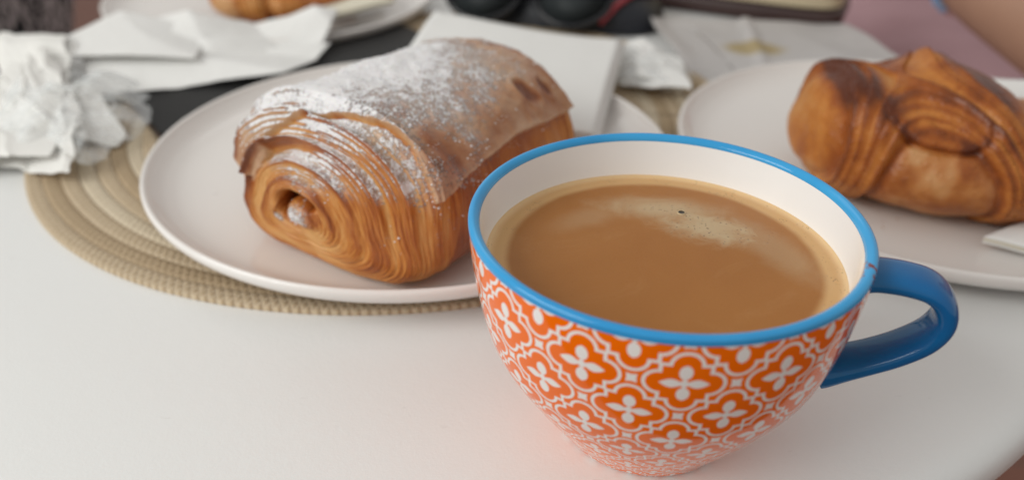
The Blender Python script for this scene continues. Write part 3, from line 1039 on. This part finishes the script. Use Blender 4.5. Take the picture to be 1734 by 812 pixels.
tw = empty("crumpled_tissue", (-24.5, 42.5, 0), "crumpled white tissue in a torn clear plastic wrapper on the left table side", "tissue")
b0 = np.array([-24.5, 42.5, 0])
def folded(c, hx, hy, tilt, seed, amp, n=90):
    """a thin torn tissue piece: corner-to-corner sheet with a handful of sharp straight folds"""
    r_ = np.random.default_rng(seed)
    hx = np.array(hx, float); hy = np.array(hy, float)
    u = np.linspace(-1, 1, n)[:, None] * np.ones(n); v = np.linspace(-1, 1, n)[None] * np.ones((n, 1))
    an = np.arctan2(v, u); ra = np.maximum(abs(u), abs(v))
    k = 1 + .16 * snoise(np.stack([np.cos(an), np.sin(an)], -1), 2.6, 3, seed)
    k = np.where(ra > .0, 1 + (k - 1) * ra ** 2, 1)
    P = np.array(c, float) + (u * k)[..., None] * hx + (v * k)[..., None] * hy
    q = np.stack([u * np.linalg.norm(hx), v * np.linalg.norm(hy)], -1)
    h = 0
    for f in range(6):
        a = r_.uniform(0, np.pi); d = np.array([math.cos(a), math.sin(a)])
        wv = r_.uniform(.16, .42); t = tri(q @ d * wv + r_.uniform(0, 2)) - .5
        h = h + t * amp / (1 + f * .35) * (.6 + .4 * np.sin(q @ d[::-1] * .5 + f))
    for f in range(5):                                   # pinched ridges
        a = r_.uniform(0, np.pi); d = np.array([math.cos(a), math.sin(a)]); o_ = r_.uniform(-2.5, 2.5)
        h = h + amp * .3 * np.exp(-np.abs(q @ d - o_ + .3 * np.sin(q @ d[::-1])) / .28) * sst(np.sin(q @ d[::-1] * .7 + f), -.3, .6)
    P[..., 2] += h + u * tilt[0] + v * tilt[1]
    P[..., 0] += .18 * snoise(q, 1.1, 2, seed + 3); P[..., 1] += .18 * snoise(q, 1.1, 2, seed + 4)
    P[..., 2] = np.where(P[..., 2] < .25, .25 + .12 * (P[..., 2] - .25) * (P[..., 2] < .25), P[..., 2])
    P[..., 2] = np.maximum(P[..., 2], .08)
    return P


for q in [((-27.2, 44.2, 1.2), (3.0, -1.4, 0), (-2.8, 6.4, 0), (.4, .5), 901, .5),
          ((-26.6, 40.4, .9), (2.5, .3, 0), (-1.9, 4.8, 0), (.3, -.1), 911, .45),
          ((-24.4, 38.6, .8), (2.7, -1.2, 0), (-1.5, 3.3, 0), (.3, .2), 923, .4),
          ((-23.6, 41.4, 1.1), (2.3, -.4, 0), (-1.6, 2.9, 0), (-.2, .3), 937, .4),
          ((-29.6, 48.4, 1.6), (2.6, -1.0, 0), (-1.0, 2.8, 0), (.3, .6), 941, .45),
          ((-26.0, 43.2, 2.0), (1.7, -1.3, 0), (-1.6, 3.6, 0), (-.3, .3), 953, .4)]:
    sheet("tissue_sheet", folded(*q) - b0, TISSUE, tw, .035)
P = crumple(130, 130, (-24.2, 41.6, .9), (3.4, .9, -.1), (-2.4, 5.8, 0), 2.1, 353, amp=1.3, scale=1.3, outline=.2, lift=.6)
sheet("plastic_wrapper", P - b0, FILM, tw, .01)

# napkin draped over the front of the back plate
nd = empty("draped_napkin", (-20, 50, 0), "creased thin white napkin draped in front of the back left plate", "napkin", "paper napkins")
b0 = np.array([-20, 50, 0])
P, u, v = coons((-26.8, 47.9, 1.6), (-12.6, 51.2, 1.1), (-12.2, 56.8, 2.1), (-25.0, 55.2, 2.0), 120, 70)
uu = u * np.ones_like(v); vv_ = v * np.ones_like(u)
P[..., 2] += 1.25 * (tri(uu * 3.1 + vv_ * 1.1 + .2) - .5) * (.3 + .7 * vv_) + .3 * (tri(uu * 4.3 - vv_ * 2.2) - .5) + .04 * snoise(P[..., :2], 1.2, 3, 403)
sheet("middle_sheet", P - b0, PAPER, nd, .04)
P, u, v = coons((-29.2, 47.6, 1.9), (-19.2, 47.9, 1.75), (-20.2, 53.6, 2.3), (-26.9, 55.6, 2.4), 80, 60)
uu = u * np.ones_like(v); vv_ = v * np.ones_like(u)
P[..., 2] += .35 * np.maximum(0, uu + vv_ - 1.05) * -3.0 + .25 * np.sin(uu * 2.5) + .03 * snoise(P[..., :2], 1.0, 3, 404)
sheet("upper_sheet", P - b0, PAPER, nd, .04)
P, u, v = coons((-24.0, 43.6, 1.0), (-13.6, 46.9, 1.15), (-12.0, 52.5, 1.4), (-26.8, 49.5, 1.5), 100, 60)
uu = u * np.ones_like(v); vv_ = v * np.ones_like(u)
P[..., 2] += .6 * (tri(uu * 1.7 + vv_ * 1.6 + .3) - .5) + .03 * snoise(P[..., :2], 1.2, 3, 413)
P[..., 1] += .9 * np.sin(uu * 3.1) * (1 - vv_)
sheet("lower_sheet", P - b0, PAPER, nd, .04)

# sheer greasy baking paper on the far right of the table
def mat_baking():
    n = NT("sheer_baking_paper")
    o = n.obj()
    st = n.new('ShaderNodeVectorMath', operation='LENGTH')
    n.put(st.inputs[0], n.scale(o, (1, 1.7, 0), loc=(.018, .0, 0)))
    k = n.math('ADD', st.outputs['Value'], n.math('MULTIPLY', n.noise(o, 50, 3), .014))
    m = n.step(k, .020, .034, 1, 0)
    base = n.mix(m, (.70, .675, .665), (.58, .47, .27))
    tr = n.new('ShaderNodeBsdfTranslucent'); n.put(tr.inputs[0], base)
    tp = n.new('ShaderNodeBsdfTransparent')
    n.set(base=base, rough=.5, spec=.35, normal=n.bump(n.noise(o, 90, 3, .6, .8), .2, .001))
    a = n.new('ShaderNodeMixShader'); a.inputs[0].default_value = .25
    b = n.new('ShaderNodeMixShader'); b.inputs[0].default_value = .18
    L = n.t.links.new
    L(n.b.outputs[0], a.inputs[1]); L(tr.outputs[0], a.inputs[2])
    L(a.outputs[0], b.inputs[1]); L(tp.outputs[0], b.inputs[2])
    L(b.outputs[0], n.t.nodes['Material Output'].inputs['Surface'])
    return n.m


b0 = np.array([18.3, 55.6, 0])
P, u, v = coons((11.3, 49.3, .12), (27.6, 51.2, .12), (24.8, 61.2, .6), (9.6, 61.6, 1.0), 140, 110)
uu = u * np.ones_like(v); vv_ = v * np.ones_like(u)
P[..., 2] += .35 * crease(P[..., :2], .45, 2, 611) + .10 * snoise(P[..., :2], .5, 3, 612) + .5 * np.exp(-(uu / .06) ** 2) + .25 * np.exp(-((uu - .3 - .2 * vv_) / .03) ** 2)
P[..., 0] += .25 * snoise(P[..., :2], .5, 2, 613) * (uu < .2)
P[..., 2] = np.maximum(.12 + (P[..., 2] - .12) * sst(vv_, .05, .45), .06)
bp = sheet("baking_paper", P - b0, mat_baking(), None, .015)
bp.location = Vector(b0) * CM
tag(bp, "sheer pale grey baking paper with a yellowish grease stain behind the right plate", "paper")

# small crumpled wrapper between the plates
sw = empty("crumpled_wrapper", (8.6, 49.6, .35), "small crumpled white wrapper lying on the placemat between the two plates", "wrapper")
bw = np.array([8.6, 49.6, .35])
for q in [((8.3, 49.4, .95), (1.9, -.7, 0), (.2, 2.6, 0), (.2, .1), 961, .5), ((8.9, 48.9, 1.3), (1.3, -.5, 0), (.3, 1.8, 0), (-.3, .3), 967, .5), ((7.6, 50.6, 1.3), (1.3, .5, 0), (-.5, 1.6, 0), (.3, .3), 971, .5)]:
    sheet("paper_sheet", folded(*q, n=60) - bw, PAPER, sw, .035)
P = crumple(70, 70, (8.2, 49.9, .8), (2.5, -.7, 0), (.2, 3.2, 0), 1.9, 523, amp=1.2, scale=1.6, outline=.22, lift=.65)
sheet("plastic_film", P - np.array([8.6, 49.6, .35]), FILM, sw, .01)

# napkin behind and in front of the croissant
n5 = empty("folded_napkin", (28, 41, 1.5), "white folded napkin standing up behind the croissant at the right edge", "napkin", "paper napkins")
b0 = np.array([28, 41, 1.5])
for k in range(3):
    P, u, v = coons((25.9, 42.8 - .12 * k, 3.3 - .2 * k), (33, 39.6 - .12 * k, 3.5 - .2 * k), (33.5, 34.5, 1.4 - .16 * k), (26.0, 37.0, 1.3 - .16 * k), 30, 24)
    P[..., 2] += .15 * np.sin(u * 5 + v * 2) + .04 * snoise(P, .9, 2, 71 + k)
    sheet("paper_layer", P - b0, PAPER, n5, .07)
n6 = empty("napkin_corner", (22, 30.2, .8), "white napkin corner poking out in front of the croissant on its plate", "napkin", "paper napkins")
b0 = np.array([22, 30.2, .8])
for k in range(3):
    P, u, v = coons((19.75, 29.9, 1.05 - .12 * k), (27, 33.6, 1.5 - .1 * k), (28.6, 30.4, 1.3 - .14 * k), (21.6 - .2 * k, 28.95 + .1 * k, .98 - .12 * k), 40, 24)
    P[..., 2] += (.32 - .13 * k) * np.sin(np.pi * np.clip(v, 0, 1)) * u ** .5 + .02 * snoise(P, 1.2, 2, 81)
    sheet("paper_layer", P - b0, CREAMPAPER if k == 1 else PAPER, n6, .05)
n7 = empty("folded_napkin", (-12.2, 61, 1.2), "cream folded napkin lying beside the croissant on the back left plate", "napkin", "paper napkins")
b0 = np.array([-12.2, 61, 1.2])
for k in range(3):
    P, u, v = coons((-13.9, 57.3, 1.55 - .15 * k), (-9.0, 61.6, 1.8 - .15 * k), (-10.8, 66.5, 1.7 - .15 * k), (-14.8, 61.5, 1.5 - .15 * k), 24, 24)
    P[..., 2] += .2 * np.sin(np.pi * v) * (1 - .4 * k) + .03 * snoise(P, 1.1, 2, 91)
    sheet("paper_layer", P - b0, CREAMPAPER if k < 2 else PAPER, n7, .05)


# ------------------------------------------------------------------ black flat case under the plate rim
def slab(name, cx, cy, z, lx, ly, h, ang, mat, parent=None, r=.6, bev=.08):
    bm = bmesh.new()
    pts = []
    for sx, sy, a0 in ((1, 1, 0), (-1, 1, 90), (-1, -1, 180), (1, -1, 270)):
        for a in np.radians(np.linspace(a0, a0 + 90, 7)):
            pts.append(((sx * (lx / 2 - r) + r * math.cos(a)) * CM, (sy * (ly / 2 - r) + r * math.sin(a)) * CM, 0))
    vs = [bm.verts.new(p) for p in pts]
    f = bm.faces.new(vs)
    ex = bmesh.ops.extrude_face_region(bm, geom=[f])
    bmesh.ops.translate(bm, vec=(0, 0, h * CM), verts=[g for g in ex['geom'] if isinstance(g, bmesh.types.BMVert)])
    es = [e for e in bm.edges if abs(e.verts[0].co.z - e.verts[1].co.z) < 1e-7]
    bmesh.ops.bevel(bm, geom=es, offset=bev * CM, segments=3, affect='EDGES', profile=.5)
    bmesh.ops.recalc_face_normals(bm, faces=bm.faces)
    me = bpy.data.meshes.new(name); bm.to_mesh(me); bm.free()
    me.materials.append(mat)
    me.polygons.foreach_set('use_smooth', np.ones(len(me.polygons), dtype=bool))
    o = bpy.data.objects.new(name, me); C.objects.link(o)
    if parent: o.parent = parent
    o.location = Vector((cx, cy, z)) * CM
    o.rotation_euler = (0, 0, ang)
    return o


a_ = math.atan2(.6, .8)
ccx, ccy = -17.5 + 5.5 * -.6 + 10 * .8, 38.5 + 5.5 * .8 + 10 * .6
cse = empty("black_case", (ccx - .9, ccy + 1.2, .33), "flat matt black case tucked under the left plate rim on the placemat", "case")
slab("cover", 0, 0, .06, 20, 11, .3, a_, BLACK, cse)
slab("brown_base", 0, 0, 0, 20.3, 11.3, .07, a_, mat_simple("dark_brown_edge", (.06, .035, .025), .5), cse, .6, .03)

# ------------------------------------------------------------------ black pouch with red piping, sunglasses
NAVY = mat_simple("black_navy_nylon", (.006, .008, .014), .5, 80, .3, .4)
RED = mat_simple("red_piping", (.30, .03, .04), .5, 60, .2)
po = empty("black_pouch", (4.5, 64, 0), "soft black and navy pouch with one red piped seam behind the folded napkin", "pouch")


def pillow(lx, ly, h, seed, n=70, e=3.2):
    u = np.linspace(-1, 1, n)[:, None] * np.ones(n); v = np.linspace(-1, 1, n)[None] * np.ones((n, 1))
    k = np.maximum(np.abs(u), np.abs(v)); r = (np.abs(u) ** e + np.abs(v) ** e) ** (1 / e) + 1e-9
    X = u * k / r * lx / 2; Y = v * k / r * ly / 2
    Zt = h * (1 - k ** 4) ** .5
    P = np.stack([X, Y, Zt + .25], -1)
    P[..., 2] += .12 * h * snoise(P, .5, 3, seed) * (1 - k)
    Q = P.copy(); Q[..., 2] = .25 - .2 * (1 - k ** 6)
    V = np.vstack([P.reshape(-1, 3), Q.reshape(-1, 3)])
    Fc = np.vstack([gridfaces(n, n), gridfaces(n, n)[:, ::-1] + n * n])
    return V, Fc


V, Fc = pillow(14.0, 8.5, 2.4, 601)
R0 = lambda V, a: np.stack([V[:, 0] * math.cos(a) - V[:, 1] * math.sin(a), V[:, 0] * math.sin(a) + V[:, 1] * math.cos(a), V[:, 2]], -1)
mesh("body", R0(V, -.25), Fc, NAVY, po)
V, Fc = tube([(1.6, -5.6, 1.3), (2.8, -4.4, 2.2), (4.4, -2.6, 2.75), (6.4, -.4, 2.2)], .22, 10)
mesh("piping", V, Fc, RED, po)
LENS = mat_simple("dark_grey_lens", (.02, .025, .027), .6, 20, .1, .02, .3)
FRAME = mat_simple("black_frame", (.008, .009, .012), .2, 40, .1, .05)
sg = empty("sunglasses", (0.9, 60.6, 2.5), "folded sunglasses with dark grey round lenses resting on the black pouch", "sunglasses")
for sx in (-1, 1):
    a = np.linspace(0, 2 * np.pi, 48, endpoint=False)
    cxl = sx * 3.35
    px = cxl + 2.55 * np.cos(a) * (1 + .06 * np.cos(2 * a)); pz = 2.25 * np.sin(a)
    V = [(cxl, -.12, 0)] + [(x, 0, z) for x, z in zip(px, pz)] + [(cxl, .02, 0)]
    Fl = [(0, 1 + i, 1 + (i + 1) % 48) for i in range(48)] + [(49, 1 + (i + 1) % 48, 1 + i) for i in range(48)]
    V = np.array(V); V[1:49] = V[1:49]
    lens = mesh("lens", V @ np.array([[1, 0, 0], [0, 1, 0], [0, 0, 1]]), Fl, LENS, sg)
    path = np.stack([px, 0 * px, pz], -1); path = np.vstack([path, path[:2]])
    Vt, Ft = tube(path, .22, 8, False)
    fr = mesh("frame", Vt, Ft, FRAME, sg)
Vt, Ft = tube([(-.95, 0, .6), (0, -.1, .95), (.95, 0, .6)], .18, 8)
mesh("bridge", Vt, Ft, FRAME, sg)
for sx in (-1, 1):
    Vt, Ft = tube([(sx * 5.95, .1, .9), (sx * 5.8, .9, 1.0), (sx * 3.0, 1.2 + .3 * sx, .8), (-sx * 4.2, 1.4 + .3 * sx, .1)], .2, 8)
    mesh("temple", Vt, Ft, FRAME, sg)
sg.rotation_euler = (math.radians(-48), 0, math.radians(-12))

# ------------------------------------------------------------------ beige bag at the far edge
BEIGE = mat_simple("beige_leather", (.50, .42, .28), .5, 30, .12, .3)
DBROWN = mat_simple("dark_brown_trim", (.045, .022, .02), .4, 30, .2, .2)
bgb = empty("handbag", (16.8, 68.6, 0), "beige leather handbag with dark brown base trim at the far table edge", "bag")
an = math.atan2(-6.6, 14.1)
V, Fc = pillow(19.5, 7.5, 5.5, 701, e=5)
V[:, 2] = V[:, 2] * .9 + 1.3
mesh("bag_body", R0(V, an), Fc, BEIGE, bgb)
slab("base_trim", 0, 0, .02, 20, 7.8, 1.35, an, DBROWN, bgb, 1.6, .4)

# ------------------------------------------------------------------ people beyond the table
MAUVE = mat_simple("mauve_cotton", srgb(188, 152, 158), .85, 18, .12, .5)
SKIN = mat_simple("tanned_skin", (.44, .25, .17), .5, 30, .1, .15)


def skinned(name, verts, edges, radii, mat, parent, sub=2):
    me = bpy.data.meshes.new(name)
    me.from_pydata([tuple(np.array(q) * CM) for q in verts], edges, [])
    o = bpy.data.objects.new(name, me); C.objects.link(o)
    sk = o.modifiers.new("skin", 'SKIN')
    sk.use_smooth_shade = True
    for i, r in enumerate(radii):
        rr = r if isinstance(r, tuple) else (r, r)
        me.skin_vertices[0].data[i].radius = (rr[0] * CM, rr[1] * CM)
    me.skin_vertices[0].data[0].use_root = True
    s = o.modifiers.new("sub", 'SUBSURF'); s.levels = sub; s.render_levels = sub
    me.materials.append(mat)
    o.parent = parent
    return o


pr = empty("person", (45, 78, -30), "seated person in mauve clothes, bare forearm with a pale blue bracelet, beyond the right plate", "person")
b0 = np.array([45, 78, -30])
# forearm and hand in one skin: elbow low right, wrist up at the top edge, hand reaching left beyond the frame
vv = [(39.0, 43, 1.5), (38.0, 54, 2.2), (37.2, 65, 2.6), (36.4, 71.5, 3.2), (35.2, 75.5, 3.5),
      (32.2, 78.2, 3.2), (29.8, 79.8, 2.6), (28.6, 80.4, 1.6),
      (32.8, 79.8, 3.3), (30.4, 82.0, 2.8), (29.2, 82.8, 1.7),
      (33.8, 81.0, 3.2), (31.8, 83.8, 2.7), (30.8, 84.8, 1.7),
      (34.9, 81.6, 2.9), (33.8, 84.2, 2.4), (33.0, 85.2, 1.6),
      (33.2, 74.4, 2.6), (31.0, 75.0, 1.8), (29.6, 75.6, 1.2), (49, 41, 8), (62, 52, 24)]
ed = [(0, 1), (1, 2), (2, 3), (3, 4), (4, 5), (5, 6), (6, 7), (4, 8), (8, 9), (9, 10), (4, 11), (11, 12), (12, 13), (4, 14), (14, 15), (15, 16), (3, 17), (17, 18), (18, 19), (0, 20), (20, 21)]
ra = [4.6, 4.5, 3.7, (2.9, 2.3), (3.4, 1.6), .95, .85, .7, .98, .88, .72, .92, .84, .7, .8, .72, .62, 1.0, .9, .75, 4.8, 5.6]
skinned("body", [np.array(q) - b0 for q in vv], ed, ra, SKIN, pr)
# lap and shirt of mauve cloth
P, u, v = coons((20, 74, -12), (66, 40, -12), (80, 90, -6), (34, 118, -4), 80, 80)
uu = u * np.ones_like(v); vvv = v * np.ones_like(u)
P[..., 2] += 5.5 * np.sin(np.pi * uu) ** .7 * 1.0 + 1.4 * snoise(P[..., :2], .16, 3, 801) + 14 * sst(vvv, .55, 1.0)
sheet("mauve_trousers", P - b0, MAUVE, pr, .3)
bm_ = empty("bracelet", (37.0, 67.6, 2.8), "pale blue beaded bracelet on the wrist at the top right edge", "bracelet")
BEAD = mat_simple("pale_blue_glass_bead", srgb(150, 185, 225), .12, 60, .15, .05)
PINKB = mat_simple("pink_shell_bead", srgb(205, 165, 165), .3, 60, .15, .05)
dirv = np.array([-.8, 6.5, .6]); dirv /= np.linalg.norm(dirv)
sa = np.cross(dirv, [0, 0, 1]); sa /= np.linalg.norm(sa); sb = np.cross(sa, dirv)
bmx = bmesh.new(); bmesh.ops.create_icosphere(bmx, subdivisions=2, radius=.45 * CM)
beads = []
for mt_ in (BEAD, PINKB):
    me = bpy.data.meshes.new("bead"); bmx.to_mesh(me); me.materials.append(mt_)
    me.polygons.foreach_set('use_smooth', np.ones(len(me.polygons), dtype=bool)); beads.append(me)
bmx.free()
for i in range(26):
    a = 2 * np.pi * i / 26
    q = sa * 3.55 * math.cos(a) + sb * 3.1 * math.sin(a)
    o = bpy.data.objects.new("bead", beads[1 if i % 9 in (0, 1, 2) else 0]); C.objects.link(o)
    o.parent = bm_; o.location = Vector(q) * CM

# left: person in patterned clothing and the grey chair beside the table
def mat_pattern():
    n = NT("black_grey_patterned_cloth")
    o = n.obj()
    v = n.noise(n.scale(o, (60, 60, 22), rot=(.4, .3, .6)), 1.6, 2, .5, 1.6)
    base = n.ramp(v, [(.42, (.008, .008, .01)), (.47, (.03, .03, .03)), (.50, (.34, .30, .30)), (.7, (.42, .37, .37))])
    return n.set(base=base, rough=.85, normal=n.bump(n.noise(o, 60, 3), .4, .002))


p2 = empty("person", (-68, 80, -30), "seated person in black and grey patterned clothes at the top left corner", "person")
b0 = np.array([-62, 80, -30])
vv = [(-62, 92, -30), (-60, 96, -6), (-60, 98, 18), (-60, 98, 30), (-60, 97, 40), (-48, 70, -22), (-38, 44, -22), (-70, 66, -24), (-62, 38, -24),
      (-46, 94, 22), (-44, 78, 4), (-46, 64, -8), (-76, 92, 22), (-80, 76, 4), (-66, 60, -6)]
ed = [(0, 1), (1, 2), (2, 3), (3, 4), (0, 5), (5, 6), (0, 7), (7, 8), (2, 9), (9, 10), (10, 11), (2, 12), (12, 13), (13, 14)]
ra = [14, 14, 15, 6, 9, 9, 8, 9, 8, 6, 5, 4, 6, 5, 4]
skinned("body", [np.array(q) - b0 for q in vv], ed, ra, mat_pattern(), p2)
GREY = mat_simple("grey_seat_fabric", (.2, .185, .18), .8, 30, .1, .3)
ch = empty("chair", (-42, 66, -74), "grey chair seat glimpsed beyond the table at the top left", "chair")
slab("seat", 0, 0, 44, 40, 40, 4, .5, GREY, ch, 5, 1.5)
for sx, sy in ((-16, -16), (16, -16), (16, 16), (-16, 16)):
    c_, s_ = math.cos(.5), math.sin(.5)
    q = (sx * c_ - sy * s_, sx * s_ + sy * c_)
    Vt, Ft = tube([(q[0] * 1.1, q[1] * 1.1, 0), (q[0], q[1], 44)], 1.3, 10)
    mesh("leg", Vt, Ft, METAL, ch)

# ------------------------------------------------------------------ a few crumbs and specks of sugar on the plates
def crumbs(name, cx, cy, z, spots, mat, label):
    bm = bmesh.new()
    for x, y, r_ in spots:
        t = bmesh.ops.create_icosphere(bm, subdivisions=1, radius=r_ * CM)
        for v_ in t['verts']:
            v_.co = Vector((v_.co.x * random.uniform(.7, 1.4), v_.co.y * random.uniform(.7, 1.4), v_.co.z * random.uniform(.5, .9))) + Vector((x, y, r_ * .5)) * CM
    me = bpy.data.meshes.new(name); bm.to_mesh(me); bm.free(); me.materials.append(mat)
    o = bpy.data.objects.new(name, me); C.objects.link(o)
    o.location = Vector((cx, cy, z)) * CM
    tag(o, label, "crumbs", None, 'stuff')


sp_ = []
for i in range(46):
    a = random.uniform(2.4, 5.2); r0 = random.uniform(6.2, 9.6)
    sp_.append((r0 * math.cos(a), r0 * math.sin(a), random.uniform(.018, .05)))
crumbs("sugar_specks", P1[0], P1[1], P1[2] + .5, sp_, mat_simple("sugar_speck", (.85, .85, .86), .9, 300, .03), "tiny white sugar specks scattered on the left plate round the pastry")
sp_ = [(random.uniform(-8.5, 2), random.uniform(-8.2, -5.6), random.uniform(.02, .07)) for i in range(12)]
crumbs("crumbs", P2[0], P2[1], P2[2] + .5, [q for q in sp_ if math.hypot(q[0], q[1]) < 9.4], mat_simple("pastry_crumb", (.45, .2, .06), .6, 300, .3), "small brown flaky crumbs on the right plate before the croissant")
